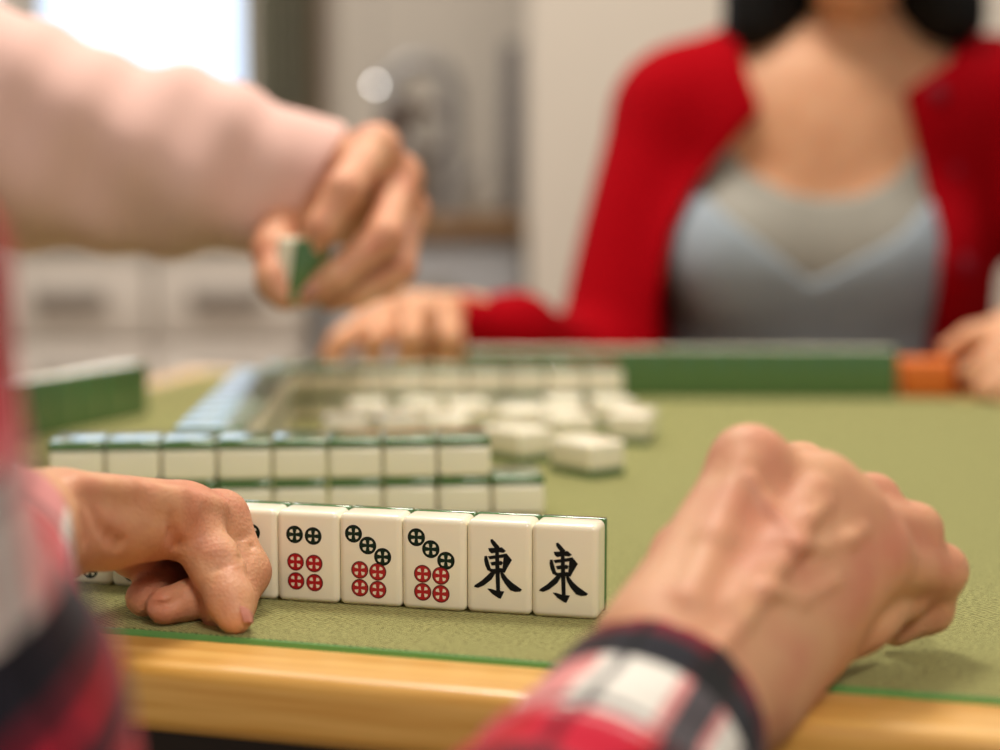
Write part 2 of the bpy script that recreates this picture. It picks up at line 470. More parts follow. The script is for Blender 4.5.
def east_mesh():
    strokes = [
        [(198, 115), (212, 112), (240, 140), (275, 178), (268, 200), (240, 192), (215, 160), (200, 135)],
        [(176, 200), (200, 198), (240, 195), (300, 186), (336, 215), (318, 229), (270, 225), (205, 241), (185, 222)],
        [(172, 278), (215, 271), (290, 257), (345, 243), (393, 300), (352, 370), (328, 421), (308, 416), (322, 345), (335, 300), (320, 276), (250, 287), (190, 299)],
        [(141, 278), (158, 274), (173, 330), (191, 392), (217, 402), (206, 419), (168, 406), (149, 360), (139, 310)],
        [(198, 334), (240, 326), (295, 317), (309, 330), (298, 349), (250, 353), (208, 358)],
        [(178, 397), (230, 398), (290, 386), (330, 393), (322, 420), (260, 422), (190, 417)],
        [(243, 180), (269, 182), (272, 300), (277, 420), (282, 605), (253, 607), (246, 430), (244, 300)],
        [(168, 588), (200, 591), (250, 606), (322, 607), (290, 672), (270, 666), (212, 630)],
        [(213, 412), (240, 430), (202, 492), (132, 552), (76, 580), (41, 575), (50, 561), (110, 518), (170, 460)],
        [(290, 432), (309, 425), (352, 480), (402, 523), (487, 578), (476, 592), (430, 598), (385, 586), (338, 530), (303, 472)],
    ]
    bm = bmesh.new()
    for i, s in enumerate(strokes):
        pts = []
        ring = [Vector((x, y)) for x, y in s]; area2 = sum(ring[k].cross(ring[(k + 1) % len(ring)]) for k in range(len(ring)))
        sg = 1 if area2 > 0 else -1; s = []
        for k in range(len(ring)):
            e_ = (ring[k] - ring[k - 1]).normalized(); f_ = (ring[(k + 1) % len(ring)] - ring[k]).normalized()
            nn = Vector((e_.y + f_.y, -e_.x - f_.x)); nn = nn.normalized() if nn.length > 1e-3 else Vector((e_.y, -e_.x))
            s.append(tuple(ring[k] + nn * sg * 5.0))
        for x, y in s:
            u = (x / 9.367 + 4.0) / 66.0; v = (y / 9.375 + 530 - 521.5 - 1.2) / 96.0
            pts.append(((u - 0.5) * W, (1 - v) * H))
        poly_prism(bm, pts, YF - 0.0001 - i * 0.000006, YF + 0.0004, 0)
    bmesh.ops.recalc_face_normals(bm, faces=bm.faces)
    me = bm_mesh('east_character', bm, False); me.materials.append(M['inkblack'])
    return me
EAST = east_mesh()

def tile(label, loc, rz=0.0, group=None, mark=None, markname=None, pose='stand', mtx=None):
    """pose: stand (face -y), down (back up, face down), up (face up). loc = base centre"""
    o = empty('mahjong_tile')
    tag(o, label, 'mahjong tile', group)
    if mtx is not None:
        o.matrix_world = mtx
    else:
        o.location = loc; o.rotation_euler = (0, 0, rz)
    for nm, me in (('ivory_block', IVORY), ('green_back', GREEN)) + (((markname, mark),) if mark else ()):
        c = link_mesh(nm, me, None, o)
        if pose == 'down':
            c.rotation_euler = (PI / 2, 0, 0); c.location = (0, H / 2, D / 2)
        elif pose == 'up':
            c.rotation_euler = (-PI / 2, 0, 0); c.location = (0, -H / 2, D / 2)
    return o

ORD = ['first', 'second', 'third', 'fourth', 'fifth', 'sixth', 'seventh', 'eighth', 'ninth', 'tenth', 'eleventh', 'twelfth', 'thirteenth', 'fourteenth']

def row_dir(a, b):
    v = (b - a); v.z = 0
    return v.normalized(), v.length

# front player's standing hand
A = T(597.5, 621.0); B = T(277, 601.0)
dl, ln = row_dir(A, B); pitch = ln / 5
print('hand pitch', pitch)
nrm = Vector((-dl.y, dl.x, 0))
if nrm.y < 0: nrm = -nrm
yaw = math.atan2(-dl.y, -dl.x)
HANDSPEC = [
    ('ivory tile with a black 東 character at the right end of the front standing row', EAST, 'east_character'),
    ('ivory 東 tile standing directly right of a tile with seven circles', EAST, 'east_character'),
    ('ivory tile with seven green and red circles directly left of the two 東 tiles', SEVEN, 'circle_marks'),
    ('ivory tile with seven green and red circles directly right of the full six-circle tile', SEVEN, 'circle_marks'),
    ('ivory tile with two green and four red circles, fully visible right of the fingers', SIX, 'circle_marks'),
    ('ivory tile half hidden behind the left hand fingers, one green circle showing', SIX, 'circle_marks'),
]
for i, (lb, me, mn) in enumerate(HANDSPEC):
    c = A + dl * pitch * (i + 0.5) + nrm * D / 2
    c += nrm * [0, .0004, -.0003, .0003, 0, .0002][i]
    tile(lb, c, yaw + [0, .006, -.004, .004, 0, 0][i], 'tiles standing in the front row', me, mn)
A2 = T(111, 586.3)
for i, lb in ((-1, 'ivory tile with dark circles seen through the gap under the palm of the left hand'), (0, 'ivory tile at the left end of the front row, mostly hidden by the wrist')):
    c = A2 + dl * pitch * (i + 0.5) + nrm * D / 2
    tile(lb, c, yaw, 'tiles standing in the front row', EIGHT, 'circle_marks')

# near stacked wall (backs up)
A = T(546, 515.0); B = T(49, 524.0)
dl, ln = row_dir(A, B); pitch = ln / 9
print('near wall pitch', pitch)
nrm = Vector((-dl.y, dl.x, 0))
if nrm.y < 0: nrm = -nrm
yaw = math.atan2(-dl.y, -dl.x)
for lay in (0, 1):
    for i in range(9):
        if lay == 1 and i == 0: continue
        c = A + dl * pitch * (i + 0.5) + nrm * (H / 2 + random.uniform(-.0006, .0006))
        c.z += lay * D
        if lay == 0 and i == 0: lb = 'uncovered green-backed tile at the right end of the near wall, lower layer'
        elif lay == 1 and i == 1: lb = 'green-backed tile at the right end of the near wall, upper layer'
        elif lay == 1 and i == 8: lb = 'green-backed tile at the left end of the near wall, upper layer, reflecting the window'
        else: lb = '%s green-backed tile from right, near wall, %s layer' % (ORD[i - lay], 'upper' if lay else 'lower')
        tile(lb, c, yaw, 'tiles of the near stacked wall', pose='down')

# left stacked wall running away
A = T(207, 429, 2 * D); B = T(267, 365, 2 * D)
dl, ln = row_dir(A, B); pitch = 0.0291
A = A + dl * 0.004
yaw = math.atan2(dl.y, dl.x)
n = 11
for lay in (0, 1):
    for i in range(n):
        c = A + dl * pitch * (i + 0.5); c.z = TZ + lay * D
        side = Vector((-dl.y, dl.x, 0))
        c = c + side * random.uniform(-.0006, .0006)
        lb = '%s tile from near end, left wall, upper layer, green back reflecting the window' % ORD[i] if lay else '%s ivory-sided tile from near end, left wall, lower layer' % ORD[i]
        tile(lb, c, yaw, 'tiles of the left stacked wall', pose='down')

# far stacked wall
A = T(624, 421.5); yaw = math.radians(3.5)
dl = Vector((-math.cos(yaw), -math.sin(yaw), 0)); pitch = 0.0293
for lay in (0, 1):
    for i in range(9):
        c = A + dl * pitch * (i + 0.5); c.z += lay * D
        c += Vector((-math.sin(yaw), math.cos(yaw), 0)) * (H / 2 + random.uniform(-.0006, .0006))
        lb = '%s tile from right, blurred far wall before the woman, %s layer' % (ORD[i], 'upper' if lay else 'lower')
        tile(lb, c, yaw, 'tiles of the far stacked wall', pose='down')

# woman's standing hand: backs towards us
A = T(894, 397); B = T(466, 396)
dl, ln = row_dir(A, B); pitch = ln / 13
print('woman row pitch', pitch)
yaw = math.atan2(-dl.y, -dl.x)
for i in range(13):
    c = A + dl * pitch * (i + 0.5)
    tile('%s standing tile from the right in the woman\'s green-backed row' % ORD[i], c, yaw + PI, 'tiles standing in front of the woman')

# left player's standing hand
A = T(137, 414); an = math.radians(66)
dl = Vector((-math.cos(an), -math.sin(an), 0))
for i in range(6):
    c = A + dl * 0.0287 * (i + 0.5)
    tile('%s standing green-backed tile from the far end of the left player\'s row' % ORD[i], c, an + PI, 'tiles standing at the left table edge')

# discards, face up
DIS = [
    (587, 473, 38, 'blank-looking ivory discard lying face up alone, nearest to the right fist'),
    (517, 459, 40, 'ivory discard lying face up just behind the right end of the near wall'),
    (633, 441, -14, 'ivory discard lying face up at the right edge of the loose pile'),
    (566, 444, 20, 'ivory discard lying face up behind the nearest loose one'),
    (520, 436, -8, 'ivory discard lying face up in the middle of the loose pile'),
    (612, 427.5, 8, 'ivory discard face up before the right end of the far wall'),
    (563, 427.5, -6, 'ivory discard touching the far wall, second from right in the back of the pile'),
    (468, 430, 12, 'ivory discard lying face up left of the middle of the loose pile'),
    (420, 430, -10, 'ivory discard half hidden behind the near wall, left part of the loose pile'),
    (396, 445, 14, 'ivory discard just behind the near wall, third from the left of the loose pile'),
    (447, 446, -12, 'ivory discard just behind the near wall, left of the wall corner'),
    (345, 447, 8, 'ivory discard just behind the near wall, farthest left of the loose pile'),
    (368, 431, 5, 'ivory discard at the left end of the loose pile behind the near wall'),
]
for px, py, a, lb in DIS:
    tile(lb, T(px, py), math.radians(a), 'loose tiles face up in the middle', pose='up')

# ------------------------------------------------------------------ table
E0 = T(100, 625.5); E1 = T(1000, 697.5)
ux, _ = row_dir(E0, E1)
TYAW = math.atan2(ux.y, ux.x)
nx = Vector((-ux.y, ux.x, 0))
cl = T(183, 380)
u0 = (cl - E0).dot(ux); vfar = (cl - E0).dot(nx)
print('table', math.degrees(TYAW), u0, vfar)
SIDE = 0.88
org = E0 + ux * u0                       # near left corner of the felt
tb = empty('mahjong_table', (org.x, org.y, 0), TYAW)
tag(tb, 'square game table with olive green cloth top and golden wooden rim', 'table')
RW, RH = 0.045, 0.028
box('felt_top', 0, SIDE, 0, SIDE, TZ - 0.012, TZ, M['felt'], parent=tb)
box('apron', -0.02, SIDE + 0.02, -0.02, SIDE + 0.02, TZ - 0.09, TZ - 0.0125, M['apron'], parent=tb)
def rail(x0, x1, y0, y1):
    return box('rim_rail', x0, x1, y0, y1, TZ - RH - 0.001, TZ - 0.001, M['wood'], 0.007, 5, tb)
g = 0.0013
rail(-RW, SIDE + RW, -RW, -g); rail(-RW, SIDE + RW, SIDE + g, SIDE + RW)
rail(-RW, -g, 0.0005, SIDE - 0.0005); rail(SIDE + g, SIDE + RW, 0.0005, SIDE - 0.0005)
for a in ((-g, SIDE + g, -g, 0), (-g, SIDE + g, SIDE, SIDE + g), (-g, 0, 0, SIDE), (SIDE, SIDE + g, 0, SIDE)):
    box('edging_strip', a[0], a[1], a[2], a[3], TZ - 0.012, TZ - 0.0002, M['trim'], 0.0003, 2, tb)
for x in (0.03, SIDE - 0.03):
    for y in (0.03, SIDE - 0.03):
        box('leg', x - 0.025, x + 0.025, y - 0.025, y + 0.025, 0, TZ - 0.09, M['apron'], 0.004, 2, tb)

# orange block
c = T(927, 398)
ob = box('game_box', -0.0215, 0.0215, 0, 0.03, 0, 0.031, M['orange'], 0.003, 3)
ob.location = c; ob.rotation_euler = (0, 0, math.radians(-4))
tag(ob, 'small orange box at the right end of the woman\'s tile row', 'box')

# ------------------------------------------------------------------ front player
player = empty('person', P(30, 900, 0.3) * 1.0)
player.location = (0, -0.12, 0)
tag(player, 'person in red plaid shirt nearest the camera, both bare hands resting on the table edge', 'person')
PO = Vector(player.location)
def L3(p): return tuple(Vector(p) - PO)          # into the person's local space
def q(px, py, d): return np.array(P(px, py, d) - PO)

# --- right fist
pts = dict(w=(690, 682, .605), i=(745, 446, .655), m=(815, 474, .662), r=(850, 514, .668), p=(874, 556, .672))
lo = np.min([q(*v) for v in list(pts.values()) + [(560, 820, .53), (960, 640, .70)]], 0) - 0.03
hi = np.max([q(*v) for v in list(pts.values()) + [(560, 820, .53), (965, 420, .74)]], 0) + 0.035
R = Field(lo, hi, 0.0012)
w = q(690, 682, .605); fa = q(576, 850, .515)
w2 = q(706, 700, .615)
R.cone(fa, w, .029, .0215, .01); R.cone(fa + np.array((.006, 0, -.004)), w2, .026, .0185, .015)
mi, mm, mr, mp = q(748, 468, .658), q(817, 494, .665), q(851, 526, .669), q(874, 562, .674)
wi, wm, wr, wp = q(655, 648, .612), q(690, 655, .61), q(712, 662, .617), q(735, 678, .625)
R.cone(wi, mi, .0185, .0125, .02); R.cone(wm, mm, .0195, .0125, .02); R.cone(wr, mr, .0195, .012, .02); R.cone(wp, mp, .019, .0125, .02)
# knuckle heads
R.ell(q(750, 460, .656), (.0105,) * 3, .012); R.ell(q(821, 486, .662), (.0098,) * 3, .012); R.ell(q(853, 512, .664), (.0085,) * 3, .01); R.ell(q(877, 552, .667), (.0085,) * 3, .01)
# fingers: proximal, middle, distal
R.chain([mi, q(801, 470, .698), q(800, 540, .70), q(775, 580, .68)], [.0115, .0095, .0088, .0075], .006)
R.chain([mm, q(872, 502, .700), q(868, 570, .705), q(835, 600, .68)], [.0118, .0098, .009, .0078], .006)
R.chain([mr, q(914, 531, .702), q(903, 595, .705), q(868, 620, .684)], [.0112, .0098, .0085, .0074], .006)
R.chain([mp, q(941, 570, .709), q(930, 610, .718), q(896, 629, .716)], [.0112, .0092, .0080, .0068], .006)
# thumb tucked on the far side of the index finger
R.chain([q(655, 650, .615), q(690, 560, .66), q(735, 505, .69), q(790, 510, .70)], [.016, .013, .0115, .0095], .008)
# heel of the hand
R.cone(q(745, 690, .628), q(846, 612, .690), .017, .0150, .015)
# tendons and veins on the back of the hand, laid on the surface that is there
def surf(fl, px, py, d0, d1, fall):
    for d in np.arange(d0, d1, .0006):
        k = np.round((q(px, py, d) - fl.lo) / fl.h).astype(int)
        if np.all(k >= 0) and np.all(k < fl.n) and fl.f[tuple(k)] < 0: return d
    return fall
def ridge(fl, pts, r, sink, k=.005, d0=.55, d1=.80):
    ds = [surf(fl, x, y, d0, d1, None) for x, y in pts]
    ok = [(p, d) for p, d in zip(pts, ds) if d is not None]
    P3 = [q(x, y, d + sink) for (x, y), d in ok]
    for a, b in zip(P3[:-1], P3[1:]): fl.cone(a, b, r, r, k)
def dent(fl, pts, r, lift, k=.006, d0=.55, d1=.80):
    ds = [surf(fl, x, y, d0, d1, None) for x, y in pts]
    P3 = [q(x, y, d - lift) for (x, y), d in zip(pts, ds) if d is not None]
    for a, b in zip(P3[:-1], P3[1:]): fl.cone(a, b, r, r, k, cut=True)
ridge(R, [(690, 600), (715, 540), (745, 468)], .0034, .0024, .007)
ridge(R, [(735, 610), (780, 550), (815, 492)], .0034, .0024, .007)
ridge(R, [(716, 652), (742, 622), (765, 590), (780, 566), (798, 545), (808, 520), (826, 505)], .0021, .0009, .004)
ridge(R, [(798, 545), (820, 548), (848, 540), (862, 530)], .0018, .0008, .004)
ridge(R, [(752, 480), (766, 505), (790, 530), (798, 545)], .0016, .0007, .004)
ridge(R, [(765, 590), (800, 600), (835, 580)], .0016, .0008, .004)
# --- left hand
lo = np.min([q(-40, 640, .60), q(280, 640, .86), q(-40, 440, .60), q(-40, 440, .87)], 0) - 0.01
hi = np.max([q(280, 640, .60), q(285, 450, .87), q(285, 450, .6), q(0, 450, .87)], 0) + 0.012
Lh = Field(lo, hi, 0.0012)
wl = q(20, 534, .68)
Lh.cone(q(-60, 560, .58), wl, .027, .021, .01)
Lh.cone(q(-60, 552, .59), q(45, 524, .70), .023, .019, .012)
kI, kM, kR, kP = q(182, 516, .773), q(221, 518, .792), q(206, 522, .812), q(190, 528, .83)
Lh.cone(q(62, 523, .70), kI, .0165, .0115, .012); Lh.cone(q(66, 517, .715), kM, .0158, .0112, .012)
Lh.cone(q(66, 518, .73), kR, .0150, .0105, .012); Lh.cone(q(62, 522, .74), kP, .0145, .0095, .012)
# first web and thenar
Lh.cone(q(50, 528, .70), q(105, 533, .735), .0160, .0115, .010)
Lh.cone(q(105, 532, .738), q(165, 524, .772), .0112, .0105, .010)
# index
Lh.chain([kI, q(217, 566, .763), q(230, 600, .7525), q(235, 617, .7475)], [.0122, .0104, .0088, .0072], .006)
# middle
Lh.chain([kM, q(246, 572, .786), q(233, 606, .772), q(219, 614, .765)], [.0115, .0098, .0085, .0074], .005)
# ring and little finger curled under
Lh.chain([kR, q(224, 582, .795), q(190, 600, .770), q(165, 606, .760)], [.0108, .0090, .0084, .0078], .003)
Lh.chain([kP, q(190, 574, .815), q(160, 585, .788), q(144, 598, .770)], [.0098, .0086, .0084, .0078], .003)
# thumb folded under the palm
Lh.chain([q(100, 538, .745), q(134, 553, .780), q(165, 560, .805)], [.0110, .0095, .0080], .005)
# tendon ridges and creases
ridge(Lh, [(70, 490), (110, 492), (150, 500), (190, 508)], .0028, .0018, .006, .64, .86)
ridge(Lh, [(75, 482), (130, 487), (180, 495), (222, 506)], .0022, .0012, .005, .64, .86)
dent(Lh, [(98, 515), (104, 528), (112, 538), (122, 545)], .0020, .0018, .004, .64, .86)
dent(Lh, [(174, 522), (174, 535), (178, 548)], .0022, .0020, .004, .64, .86)
dent(Lh, [(84, 520), (86, 540)], .0022, .0021, .004, .64, .86)
for yy in (556, 562, 568): dent(Lh, [(204, yy + 4), (216, yy), (228, yy - 4)], .0012, .0008, .002, .64, .86)
for yy in (536, 548, 556): dent(Lh, [(240, yy + 2), (252, yy - 2)], .0012, .0008, .002, .64, .86)
dent(Lh, [(150, 606), (172, 604), (186, 592)], .0012, .0008, .002, .64, .86)
body = field_mesh('body', [R, Lh], M['skin'], player, it=2)
# nails
nn_ = np.array((0.93, -0.33, 0.15))
nail(player, q(233.5, 612, .7482) + nn_ * .0066, q(235, 617, .7475) - q(230, 600, .7525), nn_, .012, .0105)

# --- plaid shirt
def axis_uv(v, path, r0, ref):
    """length along and arc around a polyline axis"""
    path = [np.array(p) for p in path]
    best = np.full(len(v), 1e9); U = np.zeros((len(v), 3)); s0 = 0
    for a, b in zip(path[:-1], path[1:]):
        d = b - a; Ls = np.linalg.norm(d); d = d / Ls
        t = (v - a) @ d; tc = np.clip(t, 0, Ls)
        if a is path[0]: tc = np.minimum(t, Ls)
        pr = a + tc[:, None] * d; dist = np.linalg.norm(v - pr, axis=1)
        e1 = np.array(ref) - d * (np.array(ref) @ d); e1 /= np.linalg.norm(e1); e2 = np.cross(d, e1)
        w_ = v - pr; an = np.arctan2(w_ @ e2, w_ @ e1)
        m_ = dist < best
        U[m_, 0] = s0 + tc[m_]; U[m_, 1] = an[m_] * r0; best[m_] = dist[m_]; s0 += Ls
    return U

def sleeve_shell(lo, hi, h, parts, cut_a, cut_dir, inner, disp=None, ext=None):
    fl = Field(lo, hi, h)
    for a, b, ra, rb, k in parts: fl.cone(a, b, ra, rb, k)
    if ext: ext(fl)
    X, Y, Z = fl.grid()
    if disp is not None: fl.f += disp(X, Y, Z).astype(np.float32)
    pl = (X - cut_a[0]) * cut_dir[0] + (Y - cut_a[1]) * cut_dir[1] + (Z - cut_a[2]) * cut_dir[2]
    fl.f = np.maximum(fl.f, pl.astype(np.float32))
    for a, b, ra, rb in inner: fl.cone(a, b, ra, rb, .002, cut=True)
    return fl

# right sleeve
c0 = q(660, 717, .584); c1 = q(574, 852, .515); c2 = q(380, 1090, .40)
elbR = np.array((-0.07, .22, .66)) - np.array(PO); shR = np.array((.15, -.20, 1.00)) - np.array(PO)
ax_dir = (c0 - c1) / np.linalg.norm(c0 - c1)
allp = np.array([c0, c1, c2, elbR, shR])
def folds_r(X, Y, Z):
    t = (X - c0[0]) * ax_dir[0] + (Y - c0[1]) * ax_dir[1] + (Z - c0[2]) * ax_dir[2]
    return 0.0012 * np.sin(t * 210 + 3 * np.sin(X * 60)) * np.clip((-t - .02) / .03, 0, 1)
fr = sleeve_shell(allp.min(0) - .07, allp.max(0) + .07, 0.0026,
                  [(c0 + ax_dir * .02, c1, .0345, .039, .01), (c1, c2, .039, .047, .01), (c2, elbR, .047, .054, .02), (elbR, shR, .056, .062, .02)],
                  c0, ax_dir, [(c0 + ax_dir * .02, c0 - ax_dir * .03, .0315, .0315)], folds_r)
vR, qR = nets(fr.f, fr.lo, fr.h); vR = relax(vR, qR, 2)
uvR = axis_uv(vR, [c0, c1, c2, elbR, shR], .037, (-.15, -.45, 1.0))
# left sleeve
d0 = q(-42, 556, .625); d1 = np.array(P(-95, 800, .45) - PO); d2 = np.array(P(-262, 330, .40) - PO); shL = np.array((-.235, .12, 1.04)) - np.array(PO)
e0 = q(-30, 590, .60)
allp = np.array([d0, d1, d2, shL, q(60, 500, .68)])
ad = (d0 - d1) / np.linalg.norm(d0 - d1)
def folds_l(X, Y, Z): return 0.003 * np.sin(Z * 95 + 12 * X) * np.sin(Y * 40)
fl_ = sleeve_shell(allp.min(0) - .08, allp.max(0) + .08, 0.0032,
                   [(d0 + ad * .02, d1, .037, .048, .02), (d1, d2, .049, .050, .04), (d2, shL, .050, .062, .03)],
                   d0, ad, [(d0 + ad * .02, d0 - ad * .03, .034, .034)], folds_l)
vL, qL = nets(fl_.f, fl_.lo, fl_.h); vL = relax(vL, qL, 2)
uvL = axis_uv(vL, [d0, d1, d2, shL], .045, (1.0, -.5, .2))
uvL[:, 0] = uvL[:, 0] + .03
# torso behind the camera
ft = Field(np.array((-.31, -.34, .50)) - np.array(PO), np.array((.26, .06, 1.12)) - np.array(PO), 0.006)
ft.ell(np.array((-.03, -.20, .82)) - np.array(PO), (.175, .11, .30), .04)
ft.cone(shR, np.array((-.0, -.18, 1.05)) - np.array(PO), .06, .07, .05); ft.cone(np.array((-.2, -.12, 1.03)) - np.array(PO), np.array((-.06, -.18, 1.05)) - np.array(PO), .06, .07, .05)
vT, qT = nets(ft.f, ft.lo, ft.h); vT = relax(vT, qT, 2)
uvT = np.stack([vT[:, 2], vT[:, 0], vT[:, 1]], 1)
me = mesh_np('plaid_shirt', np.concatenate([vR, vL, vT]), np.concatenate([qR, qL + len(vR), qT + len(vR) + len(vL)]))
uv = np.concatenate([uvR, uvL, uvT]).astype(np.float32)
# the first coordinate grows from the cuff towards the shoulder
at = me.attributes.new('plaid', 'FLOAT_VECTOR', 'POINT'); at.data.foreach_set('vector', uv.ravel())
link_mesh('plaid_shirt', me, M['plaid'], player)

# ------------------------------------------------------------------ person reaching in pink
pinkp = empty('person', (P(-260, 300, 1.25).x, P(-260, 300, 1.25).y, 0))
tag(pinkp, 'person in pale pink knit sleeve reaching in from the left, fingers pinching one tile', 'person')
PO2 = Vector(pinkp.location)
def qp(px, py, d): return np.array(P(px, py, d) - PO2)
lo = np.min([qp(150, 340, 1.10), qp(150, 100, 1.34), qp(150, 340, 1.34)], 0) - .01
hi = np.max([qp(450, 100, 1.34), qp(450, 100, 1.12)], 0) + .02
K = Field(lo, hi, 0.0018)
wr_ = qp(300, 182, 1.255)
K.cone(qp(150, 165, 1.23), wr_, .033, .026, .01)
KI, KM, KR, KP = qp(376, 148, 1.225), qp(399, 178, 1.245), qp(406, 212, 1.268), qp(396, 240, 1.288)
K.cone(wr_, KI, .022, .0135, .02); K.cone(wr_, KM, .022, .014, .02); K.cone(qp(305, 198, 1.27), KR, .02, .0135, .02); K.cone(qp(300, 205, 1.275), KP, .02, .0125, .02)
for kk in (KI, KM, KR): K.ell(kk, (.0145,) * 3, .01)
K.chain([KI, qp(344, 190, 1.178), qp(322, 228, 1.172), qp(312, 246, 1.176)], [.0135, .0120, .0102, .0085], .005)
K.chain([KM, qp(384, 236, 1.188), qp(336, 277, 1.176), qp(306, 294, 1.176)], [.0135, .0120, .0102, .0085], .005)
K.chain([KR, qp(398, 268, 1.222), qp(356, 292, 1.205), qp(330, 298, 1.196)], [.0130, .0115, .0102, .009], .005)
K.chain([KP, qp(386, 282, 1.26), qp(350, 294, 1.24), qp(330, 296, 1.23)], [.0115, .0105, .0095, .008], .005)
K.cone(wr_, qp(282, 215, 1.225), .020, .0165, .015)
K.chain([qp(282, 212, 1.225), qp(273, 250, 1.195), qp(276, 281, 1.178), qp(284, 296, 1.172)], [.0160, .0130, .0118, .0095], .008)
K.cone(qp(290, 205, 1.23), qp(352, 168, 1.225), .013, .011, .015)
field_mesh('body', [K], M['skin_c'], pinkp, it=2)
nail(pinkp, qp(309.5, 245, 1.1675), qp(308, 252, 1.176) - qp(326, 222, 1.173), np.array((0.25, -0.95, 0.25)), .012, .011)
nail(pinkp, qp(311, 294, 1.1675), qp(300, 296, 1.176) - qp(336, 277, 1.176), np.array((0.25, -0.9, -0.3)), .012, .011)
# sleeve
s0, s1, s2, s3 = qp(314, 184, 1.25), qp(175, 163, 1.235), qp(20, 136, 1.215), qp(-260, 60, 1.22)
sd = np.array(qp(352, 205, 1.25) - qp(300, 180, 1.25)); sd = np.array((.80, .10, -.50)); sd /= np.linalg.norm(sd); ex = s0 + (s0 - s1) * .45
def folds_p(X, Y, Z):
    t = X - s0[0]
    return (0.0024 * np.sin(t * 62 + Z * 70 + 1.2) * np.clip((-t) / .05, 0, 1) + 0.002 * np.sin(t * 130 - Z * 60)).astype(np.float32) * np.clip((-t) / .03, 0, 1)
allp = np.array([s0, s1, s2, s3])
fs = sleeve_shell(allp.min(0) - .12, allp.max(0) + .10, 0.0035,
                  [(ex, s1, .040, .058, .02), (s1, s2, .056, .068, .03), (s2, s3, .068, .088, .04)],
                  s0, sd, [(ex, s0 - (s0 - s1) * .2, .036, .036)], folds_p)
v, qd = nets(fs.f, fs.lo, fs.h); v = relax(v, qd, 2)
tf = Field(np.array((-1.0, .95, .45)) - np.array(PO2), np.array((-.35, 1.60, 1.25)) - np.array(PO2), 0.009)
sh_ = np.array((-.66, 1.22, 1.06)) - np.array(PO2)
tf.ell(np.array((-.74, 1.32, .80)) - np.array(PO2), (.125, .19, .33), .05)
tf.cone(s3 + (s2 - s3) * .05, sh_, .082, .095, .05); tf.cone(sh_, np.array((-.72, 1.42, 1.08)) - np.array(PO2), .09, .08, .05)
vt, qt = nets(tf.f, tf.lo, tf.h); vt = relax(vt, qt, 2)
link_mesh('sweater', mesh_np('sweater', np.concatenate([v, vt]), np.concatenate([qd, qt + len(v)])), M['pink'], pinkp)
# the pinched tile: long edge upright, seen on its narrow side
ct = P(301, 270, 1.178)
mt = Matrix.Translation(ct) @ Matrix.Rotation(math.radians(8), 4, 'Y') @ Matrix.Rotation(math.radians(-134), 4, 'Z') @ Matrix.Translation((0, 0, -H / 2))
tile('tile pinched in mid air by the hand with the pink sleeve', None, mtx=mt)

# ------------------------------------------------------------------ woman
WD = 1.78
wc = P(835, 260, WD)
woman = empty('person', (wc.x, wc.y + .05, 0))
tag(woman, 'woman in red cardigan over grey top with black hair, seated across the table', 'person')
PO3 = Vector(woman.location)
def qw(px, py, d): return np.array(P(px, py, d) - PO3)
lo = np.array((-.36, -.30, .55)); hi = np.array((.36, .22, 1.36))
def torso(h=0.005):
    b = Field(lo, hi, h)
    b.ell(qw(828, 310, WD + .06), (.150, .092, .30), .05)                    # ribcage and waist
    b.cone(qw(690, 108, WD + .05), qw(985, 100, WD + .05), .048, .048, .06)   # shoulder girdle
    b.ell(qw(835, 150, WD + .045), (.125, .075, .10), .05)
    b.ell(qw(742, 258, WD - .01), (.062, .060, .062), .035)
    b.ell(qw(885, 258, WD - .01), (.062, .060, .062), .035)
    b.ell(qw(812, 262, WD - .005), (.075, .052, .055), .04)
    b.ell(qw(828, 520, WD + .05), (.165, .115, .13), .06)
    # neck
    b.cone(qw(850, 90, WD + .05), qw(855, -40, WD + .04), .052, .048, .03)
    b.cone(qw(790, 92, WD + .015), qw(700, 82, WD + .03), .009, .012, .02)     # collar bones
    b.cone(qw(890, 92, WD + .015), qw(975, 80, WD + .03), .009, .012, .02)
    return b
Bt = torso()
X, Y, Z = Bt.grid()
base = Bt.f.copy()
# pixel-like coordinates of the torso plane for drawing the garment edges
def px_of(X, Z): return 500 + (X + PO3.x) * F / WD
def py_of(Z):
    return 169 - (Z - CAMZ) * F / WD
PX = px_of(X, Z); PY = py_of(Z)
MPX = WD / F                                     # metres per pixel there
# arms
shl, ell_, wrl = qw(668, 118, WD + .05), qw(600, 372, WD - .01), qw(478, 326, 1.60)
shr, elr, wrr = qw(1012, 110, WD + .05), qw(1110, 380, WD - .02), qw(1056, 333, 1.58)

# skin body: torso, neck, head, both forearms and hands
HB = Field(np.array((-.48, -.40, .62)), np.array((.36, .22, 1.42)), 0.0045)
sx = Bt
HB.ell(qw(828, 310, WD + .06), (.150, .092, .30), .05)
HB.cone(qw(690, 108, WD + .05), qw(985, 100, WD + .05), .048, .048, .06)
HB.ell(qw(835, 150, WD + .045), (.125, .075, .10), .05)
HB.ell(qw(742, 258, WD - .01), (.062, .060, .062), .035); HB.ell(qw(885, 258, WD - .01), (.062, .060, .062), .035)
HB.cone(qw(850, 90, WD + .05), qw(853, -40, WD + .035), .050, .046, .03)
HB.cone(qw(790, 92, WD + .015), qw(700, 82, WD + .03), .009, .012, .02); HB.cone(qw(890, 92, WD + .015), qw(975, 80, WD + .03), .009, .012, .02)
hc = qw(850, -88, WD - .01)
HB.ell(hc + np.array((0, .02, .03)), (.075, .092, .095), .03); HB.ell(hc + np.array((0, -.035, -.035)), (.055, .045, .065), .03)
HB.cone(hc + np.array((0, -.080, .018)), hc + np.array((0, -.094, -.010)), .006, .010, .012)
HB.ell(hc + np.array((0, -.083, -.045)), (.024, .010, .009), .008)
